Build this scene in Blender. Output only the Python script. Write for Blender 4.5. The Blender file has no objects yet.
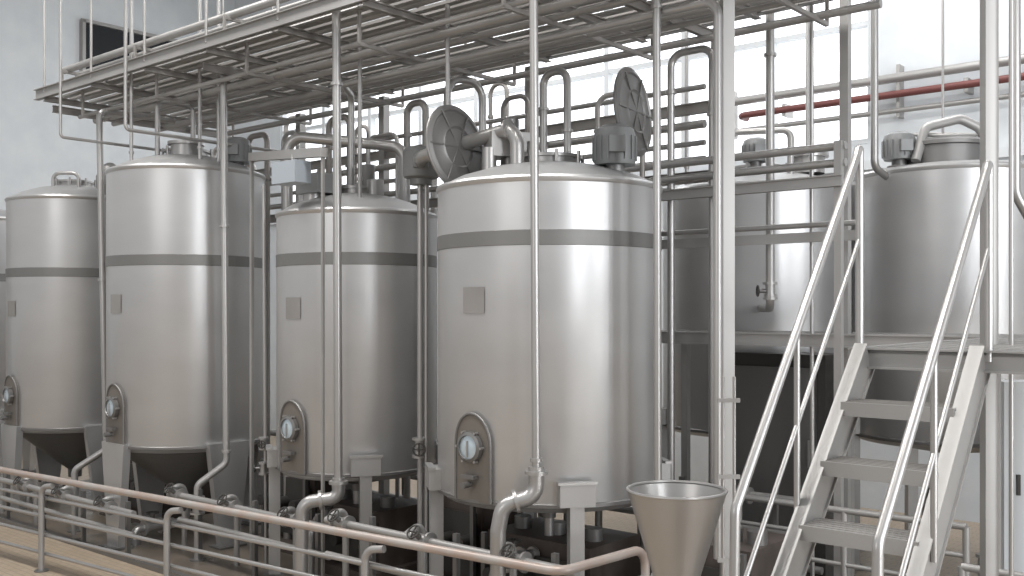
import bpy, math, random
from mathutils import Vector, Matrix
random.seed(4)
sc=bpy.context.scene
# ---------------------------------------------------------------- building axes
RX,RY=-0.76,0.65            # direction of the tank row
NX,NY=0.65,0.76             # direction towards the back wall
Rv=Vector((RX,RY,0)); Nv=Vector((NX,NY,0)); Zv=Vector((0,0,1))
ROT=math.atan2(RY,RX)
def W(s,p,z): return Vector((RX*s+NX*p, RY*s+NY*p, z))
def V(*a): return Vector(a)
# ---------------------------------------------------------------- materials
def mat(name,col,metal=0.0,rough=0.5,noise=0.0,nscale=(5,5,5),bump=0.0,emis=0,col2=None,aniso=0.0,ramp=(0.35,0.65)):
    m=bpy.data.materials.new(name); m.use_nodes=True
    nt=m.node_tree; b=nt.nodes['Principled BSDF']
    b.inputs['Base Color'].default_value=(*col,1); b.inputs['Metallic'].default_value=metal
    b.inputs['Roughness'].default_value=rough
    if aniso: b.inputs['Anisotropic'].default_value=aniso
    if emis:
        b.inputs['Emission Color'].default_value=(*col,1); b.inputs['Emission Strength'].default_value=emis
    if noise or col2 or bump:
        tc=nt.nodes.new('ShaderNodeTexCoord'); mp=nt.nodes.new('ShaderNodeMapping')
        mp.inputs['Scale'].default_value=nscale
        nz=nt.nodes.new('ShaderNodeTexNoise'); nz.inputs['Scale'].default_value=1.0; nz.inputs['Detail'].default_value=5
        nt.links.new(tc.outputs['Object'],mp.inputs[0]); nt.links.new(mp.outputs[0],nz.inputs['Vector'])
        if noise:
            mr=nt.nodes.new('ShaderNodeMapRange'); mr.inputs['From Min'].default_value=.3; mr.inputs['From Max'].default_value=.7
            mr.inputs['To Min'].default_value=rough-noise; mr.inputs['To Max'].default_value=rough+noise
            nt.links.new(nz.outputs['Fac'],mr.inputs['Value']); nt.links.new(mr.outputs[0],b.inputs['Roughness'])
        if col2:
            cr=nt.nodes.new('ShaderNodeValToRGB')
            cr.color_ramp.elements[0].position=ramp[0]; cr.color_ramp.elements[1].position=ramp[1]
            cr.color_ramp.elements[0].color=(*col,1); cr.color_ramp.elements[1].color=(*col2,1)
            nt.links.new(nz.outputs['Fac'],cr.inputs[0]); nt.links.new(cr.outputs[0],b.inputs['Base Color'])
        if bump:
            bp=nt.nodes.new('ShaderNodeBump'); bp.inputs['Strength'].default_value=bump; bp.inputs['Distance'].default_value=.01
            nt.links.new(nz.outputs['Fac'],bp.inputs['Height']); nt.links.new(bp.outputs[0],b.inputs['Normal'])
    return m
M=dict(
 tank=mat('satin_stainless',(.50,.497,.497),.64,.36,.03,(1.2,1.2,3),0,col2=(.525,.522,.52)),
 roof=mat('stainless_roof',(.42,.42,.42),.5,.45,.04,(3,3,3)),
 band=mat('weld_band_grey',(.20,.197,.19),.5,.45),
 pipe=mat('stainless_pipe',(.43,.42,.41),.7,.34,0,(.7,.7,.7),col2=(.39,.38,.37)),
 galv=mat('galvanised_steel',(.33,.322,.312),.5,.45,.05,(1,1,1),col2=(.39,.38,.37)),
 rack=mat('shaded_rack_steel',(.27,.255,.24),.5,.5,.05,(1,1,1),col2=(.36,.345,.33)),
 dark=mat('dark_steel',(.07,.066,.062),.4,.5,.1,(6,6,6)),
 brown=mat('dark_brown_base',(.06,.047,.04),.1,.6,.1,(3,3,3),col2=(.10,.08,.07)),
 undershade=mat('under_tank_shade',(.10,.085,.07),0,.35,.1,(2,2,2),col2=(.15,.125,.10)),  # dark tone stands in for shade on the floor below the tanks
 mid=mat('mid_grey_steel',(.20,.195,.19),.6,.42,.06,(3,3,3)),
 motor=mat('motor_grey_paint',(.21,.215,.215),.2,.45,.05,(20,20,20)),
 glass=mat('porthole_glass',(.55,.64,.70),.3,.12),
 brass=mat('tan_gasket',(.19,.17,.15),.3,.5),
 rust=mat('worn_rail_paint',(.42,.335,.29),.35,.45,.1,(5,5,5),col2=(.42,.39,.365)),
 red=mat('red_pipe_paint',(.15,.05,.045),.1,.5),
 wall=mat('painted_wall',(.60,.63,.655),0,.8,.05,(2,2,2),.05,col2=(.66,.685,.70)),
 white=mat('white_panel',(.62,.64,.655),0,.6,.05,(3,3,3)),
 win=mat('daylight_glazing',(.94,.97,1.0),0,.4,emis=1.25),
 dwin=mat('dark_window_glass',(.02,.022,.025),0,.12),
 rubber=mat('black_rubber',(.02,.02,.02),0,.5),
 ceil=mat('ceiling_panel',(.45,.46,.47),0,.8,.05,(2,2,2)),
 blue=mat('pale_blue_enclosure',(.38,.42,.46),.1,.4),
)
# floor tile material
m=bpy.data.materials.new('tan_floor_tile'); m.use_nodes=True; nt=m.node_tree; b=nt.nodes['Principled BSDF']
tc=nt.nodes.new('ShaderNodeTexCoord'); mp=nt.nodes.new('ShaderNodeMapping'); mp.inputs['Rotation'].default_value=(0,0,-ROT)
br=nt.nodes.new('ShaderNodeTexBrick'); br.inputs['Scale'].default_value=3.0; br.inputs['Color1'].default_value=(.38,.30,.22,1)
br.inputs['Color2'].default_value=(.42,.34,.255,1); br.inputs['Mortar'].default_value=(.22,.18,.14,1); br.inputs['Mortar Size'].default_value=.012
nt.links.new(tc.outputs['Object'],mp.inputs[0]); nt.links.new(mp.outputs[0],br.inputs['Vector']); nt.links.new(br.outputs['Color'],b.inputs['Base Color'])
b.inputs['Roughness'].default_value=.35; M['floor']=m
# ---------------------------------------------------------------- mesh builder
class B:
    def __init__(s): s.v=[]; s.f=[]; s.m=[]; s.mats=[]
    def mi(s,k):
        if k not in s.mats: s.mats.append(k)
        return s.mats.index(k)
    def add(s,vs,fs,k):
        o=len(s.v); s.v+= [tuple(x) for x in vs]; i=s.mi(k)
        for f in fs: s.f.append(tuple(o+a for a in f)); s.m.append(i)
    def bx(s,c,a,b,d,k):   # centre + three half vectors
        c=Vector(c);a=Vector(a);b=Vector(b);d=Vector(d); vs=[]
        for i in (-1,1):
            for j in (-1,1):
                for l in (-1,1): vs.append(c+a*i+b*j+d*l)
        fs=[(0,1,3,2),(4,6,7,5),(0,4,5,1),(2,3,7,6),(0,2,6,4),(1,5,7,3)]
        s.add(vs,fs,k)
    def box(s,c,sz,k,rot=None):
        if rot is None: rot=ROT
        a=Vector((math.cos(rot),math.sin(rot),0)); b=Vector((-math.sin(rot),math.cos(rot),0))
        s.bx(c,a*sz[0]/2,b*sz[1]/2,Zv*sz[2]/2,k)
    def beam(s,a,b,w,h,k):
        a=Vector(a);b=Vector(b);d=b-a; dn=d.normalized()
        up=Zv if abs(dn.z)<.99 else Rv
        sd=dn.cross(up).normalized(); u=sd.cross(dn).normalized()
        s.bx((a+b)/2,d/2,sd*w/2,u*h/2,k)
    def channel(s,a,b,w,h,k,t=.012):  # I/C channel
        a=Vector(a);b=Vector(b);d=b-a;dn=d.normalized(); sd=dn.cross(Zv).normalized(); u=sd.cross(dn).normalized(); c=(a+b)/2
        s.bx(c,d/2,sd*t/2,u*h/2,k)
        s.bx(c+u*(h/2-.006),d/2,sd*w/2,u*.006,k); s.bx(c-u*(h/2-.006),d/2,sd*w/2,u*.006,k)
    def frame(s,ax):
        ax=ax.normalized(); r=Zv if abs(ax.z)<.9 else Vector((1,0,0))
        x=ax.cross(r).normalized(); y=ax.cross(x).normalized(); return x,y
    def cyl(s,a,b,r,k,r2=None,n=20,cap=True):
        a=Vector(a);b=Vector(b); r2=r if r2 is None else r2; x,y=s.frame(b-a); vs=[]
        for c,q in ((a,r),(b,r2)):
            for i in range(n):
                t=2*math.pi*i/n; vs.append(c+x*math.cos(t)*q+y*math.sin(t)*q)
        fs=[(i,(i+1)%n,n+(i+1)%n,n+i) for i in range(n)]
        if cap: fs+= [tuple(range(n))[::-1],tuple(range(n,2*n))]
        s.add(vs,fs,k)
    def torus(s,c,ax,R,r,k,n=24,m2=8):
        c=Vector(c);ax=Vector(ax).normalized();x,y=s.frame(ax); vs=[];fs=[]
        for i in range(n):
            t=2*math.pi*i/n; d=x*math.cos(t)+y*math.sin(t)
            for j in range(m2):
                q=2*math.pi*j/m2; vs.append(c+d*(R+r*math.cos(q))+ax*r*math.sin(q))
        for i in range(n):
            for j in range(m2):
                fs.append((i*m2+j,((i+1)%n)*m2+j,((i+1)%n)*m2+(j+1)%m2,i*m2+(j+1)%m2))
        s.add(vs,fs,k)
    def lathe(s,c,prof,k,ax=Zv,n=48):   # prof: (radius,height)
        c=Vector(c); ax=Vector(ax).normalized()
        if abs(ax.z)>.99: x,y=Vector((1,0,0)),Vector((0,1,0))
        else: x,y=s.frame(ax)
        vs=[];fs=[]
        for (r,h) in prof:
            for i in range(n):
                t=2*math.pi*i/n; vs.append(c+ax*h+(x*math.cos(t)+y*math.sin(t))*max(r,.0005))
        for j in range(len(prof)-1):
            for i in range(n): fs.append((j*n+i,j*n+(i+1)%n,(j+1)*n+(i+1)%n,(j+1)*n+i))
        s.add(vs,fs,k)
    def tube(s,pts,r,k,bend=None,n=14,flanges=()):
        pts=[Vector(p) for p in pts]; bend=bend or r*2.6; path=[pts[0]]
        for i in range(1,len(pts)-1):
            p=pts[i]; a=pts[i-1]-p; b=pts[i+1]-p; la,lb=a.length,b.length; a.normalize(); b.normalize()
            ang=a.angle(b)
            if ang>3.1: path.append(p); continue
            tl=min(bend/math.tan(ang/2),la*.48,lb*.48); rad=tl*math.tan(ang/2)
            cc=p+(a+b).normalized()*(rad/math.sin(ang/2)); p1=p+a*tl; p2=p+b*tl; u=p1-cc; w=p2-cc
            tot=u.angle(w); st=max(4,int(tot/.2))
            axs=u.cross(w).normalized()
            for j in range(st+1): path.append(cc+Matrix.Rotation(tot*j/st,3,axs)@u)
        path.append(pts[-1])
        d=(path[1]-path[0]).normalized(); x,y=s.frame(d); vs=[];fs=[]; N=len(path); prev=d
        for i,p in enumerate(path):
            if i==0: d=(path[1]-path[0])
            elif i==N-1: d=(path[-1]-path[-2])
            else: d=(path[i+1]-path[i]).normalized()+(path[i]-path[i-1]).normalized()
            d.normalize(); q=prev.rotation_difference(d); x=(q@x).normalized(); y=d.cross(x).normalized(); prev=d
            for j in range(n):
                t=2*math.pi*j/n; vs.append(p+x*math.cos(t)*r+y*math.sin(t)*r)
        for i in range(N-1):
            for j in range(n): fs.append((i*n+j,i*n+(j+1)%n,(i+1)*n+(j+1)%n,(i+1)*n+j))
        fs+=[tuple(range(n))[::-1],tuple(range((N-1)*n,N*n))]
        s.add(vs,fs,k)
        for (si,tt) in flanges:   # segment index, fraction
            a,b=pts[si],pts[si+1]; c=a.lerp(b,tt); dd=(b-a).normalized()
            s.cyl(c-dd*.016,c+dd*.016,r*1.45,k,n=18)
    def obj(s,name,parent=None):
        me=bpy.data.meshes.new(name); me.from_pydata(s.v,[],s.f)
        for k in s.mats: me.materials.append(M[k])
        me.polygons.foreach_set('material_index',s.m)
        me.polygons.foreach_set('use_smooth',[True]*len(s.f)); me.update()
        import bmesh
        bm=bmesh.new(); bm.from_mesh(me); bmesh.ops.recalc_face_normals(bm,faces=bm.faces); bm.to_mesh(me); bm.free()
        me.set_sharp_from_angle(angle=math.radians(32))
        o=bpy.data.objects.new(name,me); sc.collection.objects.link(o)
        if parent: o.parent=parent
        return o
def empty(name,loc=(0,0,0)):
    e=bpy.data.objects.new(name,None); e.empty_display_size=.2; sc.collection.objects.link(e); return e
def hand_valve(b,c,ax,r=.06,stem=Zv):
    c=Vector(c);ax=Vector(ax).normalized();stem=Vector(stem).normalized()
    b.cyl(c-ax*r*1.6,c+ax*r*1.6,r,'pipe',n=16)
    for q in (-1,1): b.cyl(c+ax*q*r*1.6-ax*.012,c+ax*q*r*1.6+ax*.012,r*1.5,'pipe',n=18)
    b.cyl(c,c+stem*r*2.6,r*.45,'mid',n=12)
    b.torus(c+stem*r*2.6,stem,r*1.1,r*.16,'dark',n=18,m2=6)
    x,y=b.frame(stem)
    b.beam(c+stem*r*2.6-x*r*1.1,c+stem*r*2.6+x*r*1.1,.012,.012,'dark'); b.beam(c+stem*r*2.6-y*r*1.1,c+stem*r*2.6+y*r*1.1,.012,.012,'dark')
def motor(b,c,w=.17,h=.36):   # vertical agitator motor standing at c
    c=Vector(c)
    b.cyl(c,c+Zv*.05,w*.8,'mid',n=20)
    b.cyl(c+Zv*.05,c+Zv*.14,w*.5,'mid',n=20)
    b.lathe(c+Zv*.12,[(0,0),(w,0),(w*1.05,.03),(w*1.05,h*.75),(w*.95,h*.9),(w*.6,h),(0,h)],'motor',n=24)
    for i in range(16):
        t=i*math.pi/8; d=V(math.cos(t),math.sin(t),0)
        b.bx(c+Zv*(.12+h*.4)+d*w*1.06,d*.014,d.cross(Zv)*.006,Zv*h*.3,'motor')
    b.box(c+V(0,-w*1.15,.12+h*.45),(w*.8,w*.5,h*.4),'motor',0)
# ---------------------------------------------------------------- room shell
def plane_box(name,c,sz,k,rot=None):
    b=B(); b.box(c,sz,k,rot); return b.obj(name)
HC=12.0; HT=HC-.02
plane_box('floor',W(8,7,-.1),(50,34,.2),'floor')
b=B()
PB=15.5
z0w,z1w=5.7,9.6; s0,s1=5.9,21.0
c=lambda sa,sb,za,zb:(W((sa+sb)/2,PB+.15,(za+zb)/2),(sb-sa,.3,zb-za))
for a in ((-8,23,0,z0w),(-8,23,z1w,HC),(-8,s0,z0w,z1w),(s1,23,z0w,z1w)):
    cc,ss=c(*a); b.box(cc,ss,'wall')
b.obj('wall_back')
b=B()
b.box(W((s0+s1)/2,PB+.22,(z0w+z1w)/2),(s1-s0,.04,z1w-z0w),'win')
n=9
for i in range(n+1):
    s=s0+(s1-s0)*i/n; b.box(W(s,PB+.1,(z0w+z1w)/2),(.1,.16,z1w-z0w),'white')
for z in (z0w+.05,z0w+1.9,z1w-.05): b.box(W((s0+s1)/2,PB+.1,z),(s1-s0,.14,.08),'white')
b.obj('window_1')
b=B(); b.box(W(23.15,7.5,HC/2),(.3,17,HC),'wall'); b.obj('wall_left')
b=B()
wp,wz=12.5,9.2
b.box(W(22.97,wp,wz),(.06,2.5,1.45),'galv',ROT)
for i in (-1,1):
    b.box(W(22.93,wp+i*.6,wz),(.04,1.1,1.3),'dwin')
for i in (-1,0,1): b.box(W(22.9,wp+i*1.2,wz),(.08,.08,1.45),'galv')
for i in (-1,1): b.box(W(22.9,wp,wz+i*.7),(.08,2.5,.08),'galv')
b.obj('window_2')
plane_box('ceiling',W(9,8,HC+.1),(29,16,.2),'ceil')
b=B()
b.box(W(7.5,PB-.06,5.35),(30,.12,.14),'white'); b.obj('trim_1')
b=B()
b.box(W(23-.03,7.5,.15),(.04,16,.3),'mid'); b.obj('baseboard_left')
b=B()
b.tube([W(8.0,PB-.02,6.35),W(8.0,PB-.3,6.35),W(-6,PB-.3,6.35)],.055,'red')
for i in range(5): b.box(W(-4+i*2.8,PB-.15,6.35),(.06,.3,.2),'galv')
b.obj('red_wall_pipe')
b=B()
for z,r in ((6.62,.07),(6.12,.04)):
    b.tube([W(8.4,PB-.02,z),W(8.4,PB-.2,z),W(-6,PB-.2,z)],r,'galv')
for i in range(5): b.box(W(-3+i*2.8,PB-.1,6.42),(.05,.2,.8),'galv')
b.obj('wall_conduit_run')
# thin slab added under the tank row, shade put into its dark colour
b=B(); b.box(W(9.4,8.45,.012),(16.5,4.3,.024),'undershade')
b.box(W(9.4,6.28,.03),(16.5,.06,.06),'mid'); b.obj('shade_slab')
# ---------------------------------------------------------------- tanks
FACE=Vector((-NX,-NY,0))
def rotz(v,deg): return Matrix.Rotation(math.radians(deg),3,'Z')@v
def tank(x,y,R,zb,zt,zband,legang,plates=False,manway=True,roofh=.24,seams=(),legs=True,band=True,label=True,col='tank'):
    root=empty('stainless_storage_tank'); c=V(x,y,0)
    b=B()
    cone=[(.10,zb-.85),(.11,zb-.72),(R*.9,zb-.06)] if plates else [(.07,zb-.30),(.075,zb-.22),(R*.55,zb-.12),(R*.93,zb-.05)]
    b.lathe(c,cone,'mid',n=72)
    b.lathe(c,[(R*.93,zb-.05),(R-.01,zb),(R,zb+.03),(R,zt-.05),(R+.012,zt-.035),(R+.018,zt-.01),(R+.005,zt+.012),(R-.03,zt+.02)],col,n=96)
    b.obj('shell',root)
    b=B()
    b.lathe(c,[(R-.03,zt+.015),(R*.82,zt+roofh*.42),(R*.55,zt+roofh*.8),(R*.32,zt+roofh),(0,zt+roofh*1.04)],'roof',n=96)
    b.lathe(c+Zv*(zt+roofh-.03),[(R*.27,0),(R*.27,.09),(R*.30,.09),(R*.30,.12),(R*.1,.15),(0,.15)],'pipe',n=36)
    for i in range(8):
        d=rotz(V(1,0,0),i*45+10); b.cyl(c+d*R*.31+Zv*(zt+roofh-.02),c+d*R*.31+Zv*(zt+roofh+.12),.018,'pipe',n=8)
    b.obj('roof',root)
    b=B()
    if band: b.lathe(c,[(R,zband-.07),(R+.006,zband-.066),(R+.006,zband+.066),(R,zband+.07)],'band',n=96)
    for z in seams: b.lathe(c,[(R,z-.02),(R+.006,z-.015),(R+.006,z+.015),(R,z+.02)],'band',n=96)
    b.lathe(c,[(R,zb+.0),(R+.012,zb+.005),(R+.012,zb+.035),(R,zb+.045)],'mid',n=96)
    b.obj('bands',root)
    if legs:
        b=B()
        for i in range(4):
            d=rotz(V(0,-1,0),legang+90*i); t=d.cross(Zv)
            if plates:
                q=c+d*(R-.06)
                zt2=zb+.06; vs=[]
                for (zz,hw) in ((zt2,.30),(.05,.14)):
                    for off in (0,-.10):
                        vs+= [q+t*hw+d*(off+.09)+Zv*zz, q-t*hw+d*(off+.09)+Zv*zz]
                b.add(vs,[(0,1,5,4),(2,6,7,3),(0,4,6,2),(1,3,7,5),(0,2,3,1),(4,5,7,6)],'tank')
                b.bx(q+d*.04+Zv*.025,d*.14,t*.2,Zv*.025,'mid')
            else:
                q=c+d*(R+.02)
                b.bx(q+Zv*(zb*.5+.12),d*.065,t*.065,Zv*(zb*.5+.10),'galv')
                b.bx(q+d*.0+Zv*(zb+.13),d*.085,t*.16,Zv*.10,'galv')
                b.bx(q+d*.06+Zv*(zb+.24),d*.035,t*.18,Zv*.012,'pipe')
                b.bx(q+Zv*.02,d*.12,t*.12,Zv*.02,'mid')
        b.obj('legs',root)
    if manway:
        b=B(); t=FACE.cross(Zv); zc=zb+.54; hw=.21
        K=14
        def on(u,z,o): 
            a=u/R; return c+(FACE*math.cos(a)+t*math.sin(a))*(R+o)+Zv*z
        outline=[(-hw,zb+.02)]+[(-hw,zc)]+[(-hw*math.cos(math.pi*i/K),zc+hw*1.35*math.sin(math.pi*i/K)) for i in range(1,K)]+[(hw,zc),(hw,zb+.02)]
        front=[on(u,z,.03) for u,z in outline]; back=[on(u,z,-.02) for u,z in outline]; L=len(outline)
        cf=on(0,zc-.1,.03)
        b.add(front+back+[cf],[(i,(i+1)%L,2*L) for i in range(L)]+[(i,(i+1)%L,L+(i+1)%L,L+i) for i in range(L)],'brass')
        b.tube(front,.014,'mid',bend=.01,n=8)
        cc=on(0,zc-.02,.03)
        b.lathe(cc,[(.14,0),(.14,.045),(.11,.06),(.105,.045)],'mid',ax=FACE,n=32)
        b.lathe(cc,[(.107,.04),(.05,.05),(0,.052)],'glass',ax=FACE,n=32)
        b.beam(cc+FACE*.06-Zv*.09,cc+FACE*.06+Zv*.06,.015,.012,'pipe')
        for i in range(6):
            a=i*math.pi/3; p=cc+t*math.cos(a)*.15+Zv*math.sin(a)*.15
            b.cyl(p,p+FACE*.05,.012,'pipe',n=8)
        b.bx(cc-Zv*.27+FACE*.03,t*.08,FACE*.03,Zv*.015,'mid')
        b.cyl(cc-Zv*.34+FACE*.02,cc-Zv*.34+FACE*.12,.03,'mid',n=12)
        b.obj('manway',root)
    if label:
        b=B(); t=FACE.cross(Zv)
        zc=zb+1.86
        vs=[];n=4
        for z in (zc-.12,zc+.12):
            for i in range(n+1):
                a=(-.13+.26*i/n)/R; vs.append(c+(FACE*math.cos(a)+t*math.sin(a))*(R+.008)+Zv*z)
        b.add(vs,[(i,i+1,n+2+i,n+1+i) for i in range(n)],'rack'); b.obj('nameplate',root)
    b=B(); zo=.06 if plates else zb-.62
    zo=max(.22,zo)
    b.tube([c+Zv*(zb-.26),c+Zv*zo,c+Zv*zo+FACE*(R*.75),c+FACE*(R*.75)+Zv*.06],.05,'pipe',flanges=((1,.3),(1,.8)))
    hand_valve(b,c+Zv*zo+FACE*(R*.5),FACE,.07)
    b.cyl(c+FACE*(R*.75),c+FACE*(R*.75)+Zv*.1,.09,'mid')
    b.obj('outlet_pipe',root)
    return root
t4=tank(.37,10,1.11,1.33,4.30,3.75,10)
t3=tank(-1.84,11.9,.94,1.26,4.22,3.67,14)
t2=tank(-4.45,13.7,1.03,1.32,4.95,3.74,48,plates=True)
t1=tank(-7.08,16.2,1.0,1.26,4.85,3.68,48,plates=True)
t0=tank(-9.9,18.4,1.0,1.26,4.75,3.68,48,plates=True)
t5=tank(3.2,13,1.22,1.6,4.62,3.7,0,manway=False,label=False,band=False,seams=(3.95,))
t6=tank(5.26,12,1.15,1.6,4.70,3.7,0,manway=False,label=False,band=False,roofh=.14)
def lid(root,c,normal,r,foot):
    b=B(); nrm=Vector(normal).normalized()
    b.lathe(c,[(0,-.03),(r*.9,-.03),(r,-.02),(r,.02),(r*.9,.035),(r*.86,.02),(r*.55,.03),(r*.5,.045),(r*.45,.03),(r*.12,.04),(0,.04)],'mid',ax=nrm,n=44)
    b.torus(c,nrm,r,.015,'mid',n=44)
    for i in range(6):
        a=i*math.pi/3; x,y=b.frame(nrm); d=x*math.cos(a)+y*math.sin(a); b.beam(Vector(c)+nrm*.035,Vector(c)+nrm*.035+d*r*.95,.015,.015,'mid')
    b.tube([Vector(c)+nrm*.03,Vector(c)-nrm*.16,Vector(foot)],.025,'galv')
    b.obj('open_hatch_lid',root)
lid(t4,(-.56,9.98,4.72),(.78,-.62,.12),.42,(-.45,9.98,4.3))
lid(t4,(1.20,9.9,5.06),(.86,-.5,.08),.43,(1.0,9.9,4.36))
b=B(); motor(b,(.98,9.55,4.36),.19,.38); b.obj('agitator_motor',t4)
b=B()
b.box((-.02,9.9,4.72),(.46,.3,.24),'galv',.3); b.cyl((-.02,9.9,4.5),(-.02,9.9,4.98),.09,'mid'); b.cyl((-.22,9.75,4.45),(-.22,9.75,4.68),.07,'pipe'); b.cyl((.2,9.8,4.45),(.2,9.8,4.75),.05,'pipe')
b.obj('gearbox',t4)
b=B(); b.tube([(.05,9.6,4.45),(.05,9.6,4.86),(-.97,10.5,4.70),(-.97,10.88,4.66)],.07,'pipe',bend=.16,flanges=((1,.08),(1,.85)))
b.obj('inlet_pipe',t4)
b=B(); b.cyl((-1.6,11.7,4.4),(-1.6,11.7,4.62),.1,'pipe'); b.cyl((-2.3,11.6,4.3),(-2.3,11.6,4.46),.12,'pipe'); b.box((-2.25,11.55,4.55),(.4,.3,.22),'motor'); b.cyl((-1.75,12.1,4.4),(-1.75,12.1,4.85),.09,'mid'); b.obj('roof_fittings',t3)
b=B(); motor(b,(-3.72,13.55,4.97),.17,.34)
b.cyl((-4.4,13.5,5.1),(-4.4,13.5,5.32),.2,'pipe'); b.cyl((-4.4,13.5,5.32),(-4.4,13.5,5.36),.24,'pipe'); b.tube([(-4.75,13.4,5.1),(-4.75,13.4,5.9),(-4.4,13.8,5.9),(-4.4,13.8,5.1)],.035,'pipe'); b.obj('agitator_motor',t2)
b=B(); b.lathe((-6.35,15.8,4.9),[(.16,0),(.16,.05),(.2,.12),(.21,.3),(.14,.46),(.05,.52),(0,.53)],'mid',n=28); b.tube([(-7.2,15.7,4.95),(-7.2,15.7,5.25),(-6.8,15.7,5.25),(-6.8,15.7,4.95)],.03,'pipe',bend=.1); b.obj('vent_bell',t1)
b=B(); motor(b,(4.50,11.62,4.72),.17,.32)
b.lathe((5.06,11.75,4.74),[(.48,0),(.48,.24),(.52,.25),(.52,.29),(.44,.33),(.2,.36),(0,.36)],'mid',n=40)
b.torus((5.06,11.75,5.16),(0,-.2,1),.36,.02,'galv'); b.tube([(4.6,11.4,4.8),(4.75,11.5,5.2),(5.2,11.6,5.32),(5.45,11.6,5.2),(5.5,11.6,4.8)],.055,'galv'); b.obj('hatch_and_motor',t6)
b=B(); motor(b,(3.1,12.7,4.86),.16,.3); b.lathe((3.7,12.5,4.8),[(.2,0),(.2,.2),(.25,.2),(.25,.25),(0,.3)],'pipe'); b.tube([(2.7,12.4,4.7),(2.7,12.4,5.3),(3.4,12.2,5.3),(3.4,12.2,4.7)],.04,'pipe'); b.obj('agitator_motor',t5)
# ---------------------------------------------------------------- overhead rack
b=B(); ZR=6.22; SE=14.7; pn,pf=6.55,9.5
for i in range(20):
    p=pn+.08+i*.15
    if i%3==1: b.tube([W(SE,p,ZR+.06),W(3.2,p,ZR+.06)],.045,'galv')
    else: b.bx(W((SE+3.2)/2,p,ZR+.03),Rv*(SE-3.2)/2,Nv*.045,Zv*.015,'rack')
for p in (pn,pf): b.channel(W(SE,p,ZR),W(3.2,p,ZR),.08,.15,'galv')
for i in range(9):
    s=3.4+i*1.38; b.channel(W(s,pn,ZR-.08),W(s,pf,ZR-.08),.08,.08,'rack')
    for p in (pn,pf): b.cyl(W(s,p,ZR),W(s,p,HT),.018,'galv',n=8)
for z,p,r in ((ZR-.3,7.0,.03),(ZR-.3,7.3,.045),(ZR-.3,7.6,.035),(ZR-.32,8.2,.05),(ZR-.3,8.6,.03),(ZR-.3,9.2,.04),(ZR+.3,6.7,.05),(ZR+.3,7.05,.03),(ZR+.34,7.6,.06),(ZR+.3,8.4,.05),(ZR+.3,6.95,.035),(ZR+.3,8.0,.035)):
    b.tube([W(SE-.2-abs(p-7.5)*.4,p,z),W(3.4,p,z)],r,'galv')
for i in range(6):
    s=4+i*2.0
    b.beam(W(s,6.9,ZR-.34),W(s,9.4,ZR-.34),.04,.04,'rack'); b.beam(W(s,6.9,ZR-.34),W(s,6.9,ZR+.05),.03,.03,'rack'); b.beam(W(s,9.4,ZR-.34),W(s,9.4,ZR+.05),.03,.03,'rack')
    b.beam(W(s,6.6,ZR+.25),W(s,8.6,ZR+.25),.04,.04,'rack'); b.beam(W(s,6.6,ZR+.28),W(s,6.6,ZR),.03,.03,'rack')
b.obj('overhead_pipe_rack')
b=B()
for s in (14.5,12.5,10.6,7.9,5.3):
    b.box(W(s,9.6,ZR/2-.05),(.11,.11,ZR-.1),'galv'); b.box(W(s,9.6,.04),(.26,.26,.04),'mid')
for z in (4.55,5.3): b.channel(W(14.5,9.6,z),W(5.3,9.6,z),.08,.12,'rack')
for z,r in ((4.72,.04),(4.9,.03),(5.1,.045),(5.5,.03)): b.tube([W(14.4,9.5,z),W(5.4,9.5,z)],r,'pipe')
for s in (14.5,10.6,5.3): b.channel(W(s,9.6,ZR-.2),W(s,6.7,ZR-.2),.06,.1,'rack')
b.obj('rack_support_frame')
# ---------------------------------------------------------------- process pipes in front of and between tanks
def pipe(name,pts,r,k='pipe',bend=None,fl=(),valves=(),foot=False):
    b=B(); b.tube(pts,r,k,bend,flanges=fl)
    for (c,ax,rr,st) in valves: hand_valve(b,c,ax,rr,st)
    if foot: b.cyl(pts[-1],Vector(pts[-1])+Zv*.04,r*2.2,'mid')
    return b.obj(name)
pipe('process_pipe',[(-2.5,13.65,6.1),(-3.58,12.4,6.1),(-3.54,12.4,1.2),(-3.87,12.3,.95),(-3.87,12.3,0)],.042,fl=((1,.4),(1,.97)),valves=(((-3.87,12.3,.7),Zv,.06,(-1,0,0)),),foot=True)
pipe('process_pipe',[(-5.0,14.8,5.9),(-5.78,14,5.9),(-5.68,14,1.15),(-6.08,13.9,.88),(-6.08,13.9,0)],.045,fl=((1,.5),),valves=(((-6.08,13.9,.6),Zv,.06,(-1,0,0)),),foot=True)
pipe('process_pipe',[(-1.88,10.55,HT),(-1.83,10.55,1.15)],.045,fl=((0,.6),(0,.985)))
pipe('pump_suction_pipe',[(-1.83,10.55,1.3),(-1.83,10.55,1.12),(-2.2,10.5,1.08),(-2.22,10.5,0)],.07,bend=.13,fl=((0,.1),(1,.5)),foot=True)
pipe('sample_line',[(-2.98,12,4.6),(-2.95,12,0)],.022,valves=(((-2.98,12,1.5),Zv,.04,(0,-1,0)),((-2.98,12,1.2),Zv,.04,(-1,0,0))),foot=True)
b=B(); b.tube([(-1.0,10.9,4.5),(-1.0,10.9,0)],.034,'pipe',flanges=((0,.02),(0,.66))); b.tube([(-.93,10.85,4.5),(-.93,10.85,0)],.02,'pipe')
b.lathe((-.99,10.88,4.46),[(0,0),(.12,0),(.12,.06),(.19,.08),(.2,.12),(.2,.36),(.17,.40),(0,.41)],'motor',n=24); b.box((-.97,10.68,4.7),(.16,.1,.16),'motor',0)
hand_valve(b,(-1.0,10.9,1.6),Zv,.06,(0,-1,0)); b.obj('actuated_valve_pipe')
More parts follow.
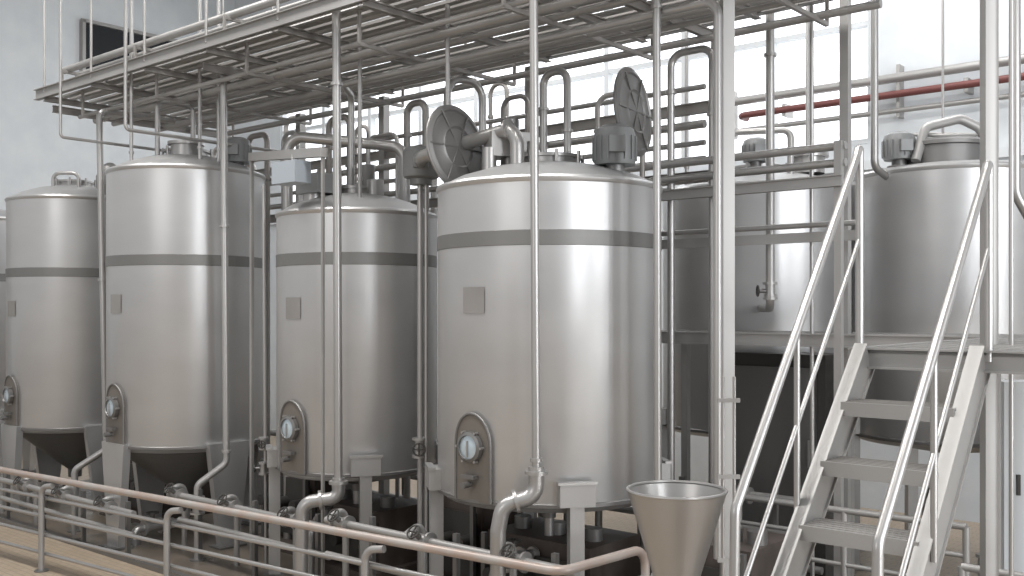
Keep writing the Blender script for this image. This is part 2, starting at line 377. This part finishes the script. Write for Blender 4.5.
pipe('process_pipe',[(.15,8.62,HT),(.21,8.62,1.6)],.038,fl=((0,.55),(0,.98)))
pipe('pump_suction_pipe',[(.21,8.62,1.75),(.21,8.62,1.5),(-.08,8.6,1.42),(-.12,8.6,1.2),(-.12,8.6,0)],.07,bend=.13,fl=((0,.2),(1,.6),(3,.2)),foot=True)
pipe('process_pipe',[(1.25,8.75,HT),(1.28,8.75,0)],.035,fl=((0,.52),),foot=True)
b=B(); b.box((1.84,8.55,2.9),(.10,.10,5.8),'galv',.1); b.box((1.84,8.55,.04),(.28,.28,.04),'mid',.1)
b.tube([(1.74,8.45,1.0),(1.74,8.45,5.72),(-1.96,11.62,5.72),(-1.96,12.2,5.72),(-1.96,12.2,4.2)],.04,'pipe',bend=.14); b.obj('header_pipe_stanchion')
pipe('process_pipe',[(2.71,10.5,HT),(2.71,10.5,3.12),(2.95,11.85,3.12)],.045,fl=((0,.7),(0,.985)),valves=(((2.71,10.5,3.3),Zv,.05,(-1,0,0)),))
pipe('thin_service_line',[(3.0,10.05,HT),(3.02,10.05,0)],.022,foot=True)
b=B(); b.box((3.40,10.2,HT/2),(.09,.09,HT),'galv'); b.box((3.4,10.2,.04),(.26,.26,.04),'mid'); b.obj('steel_stanchion')
b=B(); b.box((3.34,7.0,HT/2),(.09,.09,HT),'galv',0); b.box((3.34,7.0,.02),(.26,.26,.04),'mid'); b.tube([(3.42,6.85,HT),(3.42,6.85,0)],.016,'pipe'); b.obj('steel_stanchion')
pipe('process_pipe',[(4.06,11.2,HT),(4.06,11.2,4.7),(4.35,11.5,4.6)],.042)
pipe('thin_service_line',[(5.17,12,HT),(5.17,12,4.9)],.016)
pipe('vent_pipe',[(4.53,9.0,HT),(4.53,9.0,4.15),(4.7,9.0,3.85),(5.3,9.1,3.8),(5.3,9.1,0)],.045,bend=.2)
for x,y,zb_ in ((-4.06,13.0,5.0),(-3.86,13.15,5.0),(-1.72,11.3,4.35),(-.66,10.25,4.3),(-5.1,13.4,5.0),(2.2,12.6,4.68),(3.9,13.2,4.7)):
    pipe('roof_drop_line',[(x,y,HT),(x,y,zb_)],.024,fl=((0,.97),))
b=B()
for z,p,k in ((4.32,9.15,'galv'),(4.5,9.25,'pipe'),(4.66,9.25,'pipe')):
    if k=='galv': b.channel(W(7.5,p,z),W(3.75,p,z),.08,.11,k)
    else: b.tube([W(7.5,p,z),W(3.75,p,z)],.04,k)
for s in (7.4,3.8): b.box(W(s,9.2,2.35),(.07,.07,4.7),'galv')
b.obj('header_pipe_support')
b=B()
b.beam((-3.2,12.3,4.98),(-2.0,10.65,4.78),.09,.1,'galv'); b.beam((-3.2,12.3,4.98),(-3.2,12.3,0),.04,.04,'galv'); b.beam((-2.02,10.68,4.8),(-2.02,10.68,0),.03,.03,'galv')
b.box((-2.45,11.1,4.62),(.42,.22,.24),'blue'); b.beam((-2.45,11.2,4.7),(-2.45,11.25,4.9),.04,.04,'galv')
b.obj('junction_box_bracket')
# inverted-U loops and risers behind the tanks
Us=[(16.4,9.0,5.3,.35,.03),(15.3,8.95,5.6,.7,.04),(14.2,9.0,5.4,.4,.035),(13.3,9.2,5.8,.5,.045),(12.2,9.05,5.7,.35,.03),(11.2,9.1,5.8,.45,.045),(10.6,9.3,5.5,.6,.03),
    (9.6,9.1,5.8,.35,.045),(8.9,9.2,5.3,.5,.04),(8.1,9.3,5.7,.4,.03),(7.3,9.1,5.85,.35,.045),(6.6,9.2,5.5,.6,.03),(5.7,9.3,5.85,.5,.04),
    (15.8,10.2,6.0,.5,.04),(14.7,10.1,5.6,.3,.03),(13.8,10.3,6.3,.4,.04),(12.8,10.2,5.4,.5,.05),(11.8,10.1,5.9,.3,.03),(10.2,10.2,5.2,.5,.05),(9.2,10.3,6.2,.3,.03)]
for i,(s,p,z,w,r) in enumerate(Us):
    b=B(); b.tube([W(s,p,0),W(s,p,z),W(s-w,p,z),W(s-w,p,0)],r,'rack' if i%2 else 'pipe',bend=.14,flanges=((0,.93),(2,.12)))
    b.obj('looped_riser_pipe')
pipe('curved_transfer_pipe',[(-1.35,12.6,4.25),(-1.35,12.6,5.15),(-2.9,12.9,5.35),(-2.9,13.0,0)],.07,bend=.2)
pipe('curved_transfer_pipe',[(-.75,11.6,0),(-.75,11.6,5.8),(-.35,11.9,5.8),(-.35,11.9,0)],.045,bend=.2)
pipe('thin_service_line',[W(13.2,6.2,HT),W(13.2,6.2,5.4),W(13.2,8.2,5.4)],.02)
pipe('thin_service_line',[W(11.5,6.2,HT),W(11.5,6.2,5.3),W(11.5,8.6,5.3),W(11.5,8.9,0)],.022)
pipe('left_riser_pipe',[(-8.45,16.0,0),(-8.45,16.0,6.2),(-9.1,16.6,6.0)],.055,bend=.2)
pipe('left_riser_pipe',[(-8.1,15.6,0),(-8.1,15.6,5.3),(-8.7,16.2,5.3)],.04,bend=.2)
# ---------------------------------------------------------------- low manifolds under tanks
def manifold(s0,s1,p,zs):
    b=B()
    for z,r in zs: b.tube([W(s1,p,z),W(s0,p,z)],r,'galv')
    s=s0+.3
    while s<s1:
        b.beam(W(s,p+.09,0),W(s,p+.09,max(z for z,_ in zs)+.1),.05,.05,'mid')
        hand_valve(b,W(s+.35,p,zs[0][0]),Rv,.06,-Nv*.6+Zv*.5)
        b.tube([W(s+.6,p,zs[0][0]),W(s+.6,p+.25,zs[0][0]+.1),W(s+.6,p+.25,0)],.035,'galv')
        s+=1.15
    b.obj('valve_manifold')
manifold(4.9,8.1,6.55,((.95,.04),(.6,.035)))
manifold(8.3,11.2,6.75,((.8,.04),(.5,.035)))
manifold(11.4,17,6.25,((.62,.04),(.36,.035)))
manifold(4.5,16.5,9.85,((1.1,.05),(.75,.05),(.4,.05)))
def skid(s,p,L,D,H):
    b=B()
    b.box(W(s,p,.08),(L,D,.12),'brown')
    b.box(W(s,p+.05,.12+(H-.12)/2),(L*.86,D*.7,H-.12),'brown')
    b.box(W(s,p-D*.36,.12+(H-.12)*.45),(L*.8,.03,(H-.12)*.7),'dark')
    for q in (-.3,0,.3):
        b.cyl(W(s+q*L,p-.05,H),W(s+q*L,p-.05,H+.12),.09,'mid',n=20); b.cyl(W(s+q*L,p-D*.3,H*.55),W(s+q*L,p-D*.5,H*.55),.07,'dark',n=18)
    for q in (-.4,.4): b.box(W(s+q*L,p-D*.4,H*.5),(.05,.05,H),'mid')
    b.obj('pump_skid')
skid(6.2,8.0,1.5,1.2,.85); skid(9.1,8.0,1.3,1.1,.8); skid(7.65,8.4,.9,1.3,1.1); skid(10.6,8.4,1.1,1.3,1.15)
skid(13.9,8.1,1.2,1.4,1.0); skid(4.4,8.3,.8,1.2,1.0)
def pump(x,y,rot):
    b=B(); d=V(math.cos(rot),math.sin(rot),0); c=V(x,y,.34)
    b.cyl(c,c+d*.38,.13,'motor',n=24); b.cyl(c+d*.38,c+d*.45,.11,'dark',n=24); b.cyl(c-d*.12,c,.08,'mid'); b.lathe(c-d*.28,[(0,0),(.14,0),(.16,.04),(.16,.12),(.12,.16),(0,.16)],'pipe',ax=d,n=32)
    b.tube([c-d*.2+Zv*.12,c-d*.2+Zv*.45],.04,'pipe',flanges=((0,.95),)); b.tube([c-d*.26,c-d*.5],.04,'pipe')
    b.box(V(x,y,0)+d*.1+Zv*.06,(.8,.32,.08),'dark',rot)
    for q in (-.15,.3): b.box(V(x,y,.15)+d*q,(.06,.2,.18),'mid',rot)
    b.obj('centrifugal_pump')
for (x,y) in ((2.9,10.9),(4.3,9.6)): pump(x,y,ROT)
b=B()
b.box(W(5.2,10.95,1.35),(1.3,.6,2.5),'dark'); b.box(W(5.2,10.62,1.5),(1.1,.05,1.9),'mid'); b.box(W(5.2,10.95,.05),(1.4,.7,.1),'mid')
for i in range(2): b.box(W(5.2-.5+i*1.0,10.58,1.5),(.03,.05,.3),'pipe')
b.obj('control_cabinet')
b=B()
b.box((5.25,9.9,1.25),(.9,.3,2.3),'white',0); b.box((5.25,9.74,1.3),(.8,.02,2.0),'white',0); b.box((5.25,9.9,.05),(.94,.34,.1),'mid',0); b.box((4.92,9.72,1.4),(.03,.04,.2),'dark',0)
b.obj('electrical_cabinet')
# ---------------------------------------------------------------- walkway platform
ZP=2.86
b=B()
sA,pA=2.39,6.18; SW=.68
def deck(s0,s1,p0,p1):
    n=int((p1-p0)/.06)
    for i in range(n+1): 
        p=p0+(p1-p0)*i/n; b.bx(W((s0+s1)/2,p,ZP-.015),Rv*(s1-s0)/2,Nv*.006,Zv*.015,'galv')
    m_=int((s1-s0)/.12)
    for i in range(m_+1):
        s=s0+(s1-s0)*i/m_; b.bx(W(s,(p0+p1)/2,ZP-.012),Rv*.006,Nv*(p1-p0)/2,Zv*.012,'galv')
    for p in (p0,p1): b.channel(W(s0-.04,p,ZP-.06),W(s1+.04,p,ZP-.06),.07,.13,'galv')
    for s in (s0,s1): b.channel(W(s,p0,ZP-.06),W(s,p1,ZP-.06),.07,.13,'galv')
deck(.6,2.45,pA+.02,9.4)
deck(-2.5,6.2,9.45,10.5)
for s,p in ((.6,pA+.1),(.6,9.3),(2.45,9.3),(6.2,9.5),(6.2,10.45),(4.2,10.45),(-2.4,9.5),(-2.4,10.45),(.6,10.45)):
    b.box(W(s,p,(ZP-.12)/2),(.08,.08,ZP-.12),'galv'); b.box(W(s,p,.035),(.2,.2,.03),'mid')
b.obj('walkway_platform')
b=B()
def rail(pts,z0,hs,rr,k,postevery=1.2,posts=True,pr=None):
    for h,r in zip(hs,rr): b.tube([Vector(q)+Zv*(z0+h) for q in pts],r,k,bend=.12)
    for i in range(len(pts)-1):
        a,c=Vector(pts[i]),Vector(pts[i+1]); L=(c-a).length; n=max(1,round(L/postevery))
        for j in range(n+1):
            q=a.lerp(c,j/n); b.cyl(q+Zv*z0,q+Zv*(z0+hs[0]),pr or rr[0],k,n=12)
rail([W(6.2,9.45,0),W(3.7,9.45,0)],ZP,(1.08,),(.028,),'galv',postevery=2.6)
b.box(W(4.95,9.45,ZP+.96),(2.48,.03,.10),'galv')
b.obj('walkway_handrail')
# ---------------------------------------------------------------- staircase
b=B()
A=W(sA,pA,2.86); Bp=W(sA-SW,pA,2.86); slope=1.11
run=2.86/slope
def off(P,t,dz=0): return P-Nv*t+Zv*(-slope*t+dz)
for P in (A,Bp):
    a=off(P,-.02,-.06); e=off(P,run-.02,.06)
    b.channel(a,e,.08,.21,'galv',t=.05)
k=8
for i in range(1,k+1):
    t=run*i/(k+1); c=(off(A,t)+off(Bp,t))/2; hw=SW/2-.02
    b.bx(c,Rv*hw,Nv*.13,Zv*.014,'galv'); b.bx(c-Nv*.125+Zv*-.028,Rv*hw,Nv*.006,Zv*.04,'galv')
    for q in range(5): b.bx(c+Zv*.016+Nv*(-.1+.05*q),Rv*(hw-.02),Nv*.005,Zv*.003,'rack')
def handrail(P,T,topdz,botdz,side,up):
    o=Rv*side*.04
    top=off(P,-.0,topdz)+o; bot=P-Nv*T+Zv*0+o; bot.z=botdz
    foot=off(P,T,0)+o; e=P+Nv*.03+o
    b.tube([V(e.x,e.y,2.8),V(e.x,e.y,top.z+.03+up),top-Nv*.02+Zv*(.0),bot,V(bot.x,bot.y,foot.z)-Nv*.03],.026,'pipe',bend=.08)
    m1=off(P,-.02,topdz*.55)+o; m2=P-Nv*T+o; m2.z=(botdz+foot.z)/2
    b.tube([m1,m2],.014,'pipe')
    for t in (T*.55,):
        q=off(P,t,0)+o; f=t/T; zt=top.z+(bot.z-top.z)*f
        b.cyl(q,V(q.x,q.y,zt),.018,'pipe',n=12)
handrail(A,1.6,1.2,2.09,1,.06)
handrail(Bp,1.7,1.04,2.05,-1,.04)
b.obj('metal_staircase')
# ---------------------------------------------------------------- guard railings
b=B()
P0=V(-7.9,13.6,0);P1=V(.366,7.63,0);P2=V(1.12,8.4,0)
d=(P1-P0).normalized(); L=(P1-P0).length
b.tube([P0+Zv*1.1,P1+Zv*1.1,P2+Zv*1.1,P2],.038,'rust',bend=.15)
for h in (.86,.64,.42,.2): b.tube([P0+Zv*h,P1+Zv*h,P2+Zv*h],.022,'pipe',bend=.15)
ts=[.13,.28,.52,.80]
for t in ts:
    q=P0.lerp(P1,t); b.tube([q+d*.22+Zv*1.03+V(0,-.03,0),q+Zv*1.0+V(0,-.06,0),q+V(0,-.06,0)],.034,'galv',bend=.14); b.cyl(q+V(0,-.06,0),q+V(0,-.06,.015),.08,'mid')
b.obj('guard_railing')
b=B()
rail([W(5.8,9.0,0),W(2.6,9.0,0)],0,(1.25,1.0,.75,.5),(.03,.022,.022,.022),'galv')
rail([W(2.4,8.2,0),W(-1.5,8.2,0)],0,(1.1,.85,.6,.35),(.03,.022,.022,.022),'galv')
b.obj('guard_railing')
# ---------------------------------------------------------------- funnel hopper
b=B()
c=V(1.07,6.5,0)
b.lathe(c,[(.07,.3),(.08,1.1),(.11,1.2),(.16,1.4),(.31,1.89),(.32,1.93),(.31,1.935),(.298,1.89),(.15,1.4),(.09,1.2),(.05,1.1),(.04,.3)],'pipe',n=64)
b.torus(c+Zv*1.93,Zv,.315,.012,'pipe',n=56)
for i in range(3):
    a=i*2.094+.5; dd=V(math.cos(a),math.sin(a),0); b.tube([c+dd*.14+Zv*1.4,c+dd*.28+Zv*1.1,c+dd*.3],.018,'pipe')
b.torus(c+Zv*.6,Zv,.29,.014,'pipe'); b.cyl(c,c+Zv*.32,.1,'mid')
hand_valve(b,c+Zv*.9,Zv,.07,(0,-1,0))
b.obj('steel_funnel_hopper')
b=B(); b.tube([(1.52,7.2,0),(1.52,7.2,2.62)],.012,'pipe'); b.tube([(1.60,7.2,0),(1.60,7.2,2.62)],.012,'pipe')
for z in (2.45,1.9,1.3): b.beam((1.48,7.2,z),(1.64,7.2,z),.03,.03,'galv')
b.box((1.56,7.2,.02),(.3,.3,.04),'mid',0); b.obj('hose_hanger_stand')
# ---------------------------------------------------------------- lights
def area(name,loc,target,sx,sy,e,col=(1,1,1)):
    l=bpy.data.lights.new(name,'AREA'); l.shape='RECTANGLE'; l.size=sx; l.size_y=sy; l.energy=e; l.color=col
    o=bpy.data.objects.new(name,l); sc.collection.objects.link(o); o.location=loc
    o.rotation_euler=(Vector(target)-Vector(loc)).to_track_quat('-Z','Y').to_euler(); return o
area('daylight_strip',(6.2,-1.5,4.5),(0,10,3),1.4,8,480,(.94,.97,1))
area('daylight_strip',(10.5,1.0,4.2),(-1,11.5,3),1.5,7.5,560,(.94,.97,1))
area('left_fill',(-9,-2,6.5),(-2,11,3),7,4,220,(1,.98,.96))  # added soft fill for the left tank edges, no real window
for i,s in enumerate((2,8,14)):
    area('overhead_fill',W(s,4.0,11),W(s,6.5,0),3,1.5,450,(1,.985,.96))  # unseen overhead fill, this row and the next two, added to brighten the hall
area('overhead_fill',W(4,13,11),W(4,13,0),6,1.5,450,(.99,.98,.98))
area('overhead_fill',W(14,13,11),W(14,13,0),6,1.5,350,(.99,.98,.98))
w=bpy.data.worlds.new('world'); sc.world=w; w.use_nodes=True
w.node_tree.nodes['Background'].inputs[0].default_value=(.83,.84,.86,1); w.node_tree.nodes['Background'].inputs[1].default_value=.66
# ---------------------------------------------------------------- camera
cd=bpy.data.cameras.new('camera'); cd.sensor_width=36; cd.lens=36*1000/1024; cd.shift_y=22/1024; cd.clip_end=200
co=bpy.data.objects.new('camera',cd); sc.collection.objects.link(co); co.location=(0,0,3.1); co.rotation_euler=(math.pi/2,0,0); sc.camera=co
sc.view_settings.view_transform='Standard'
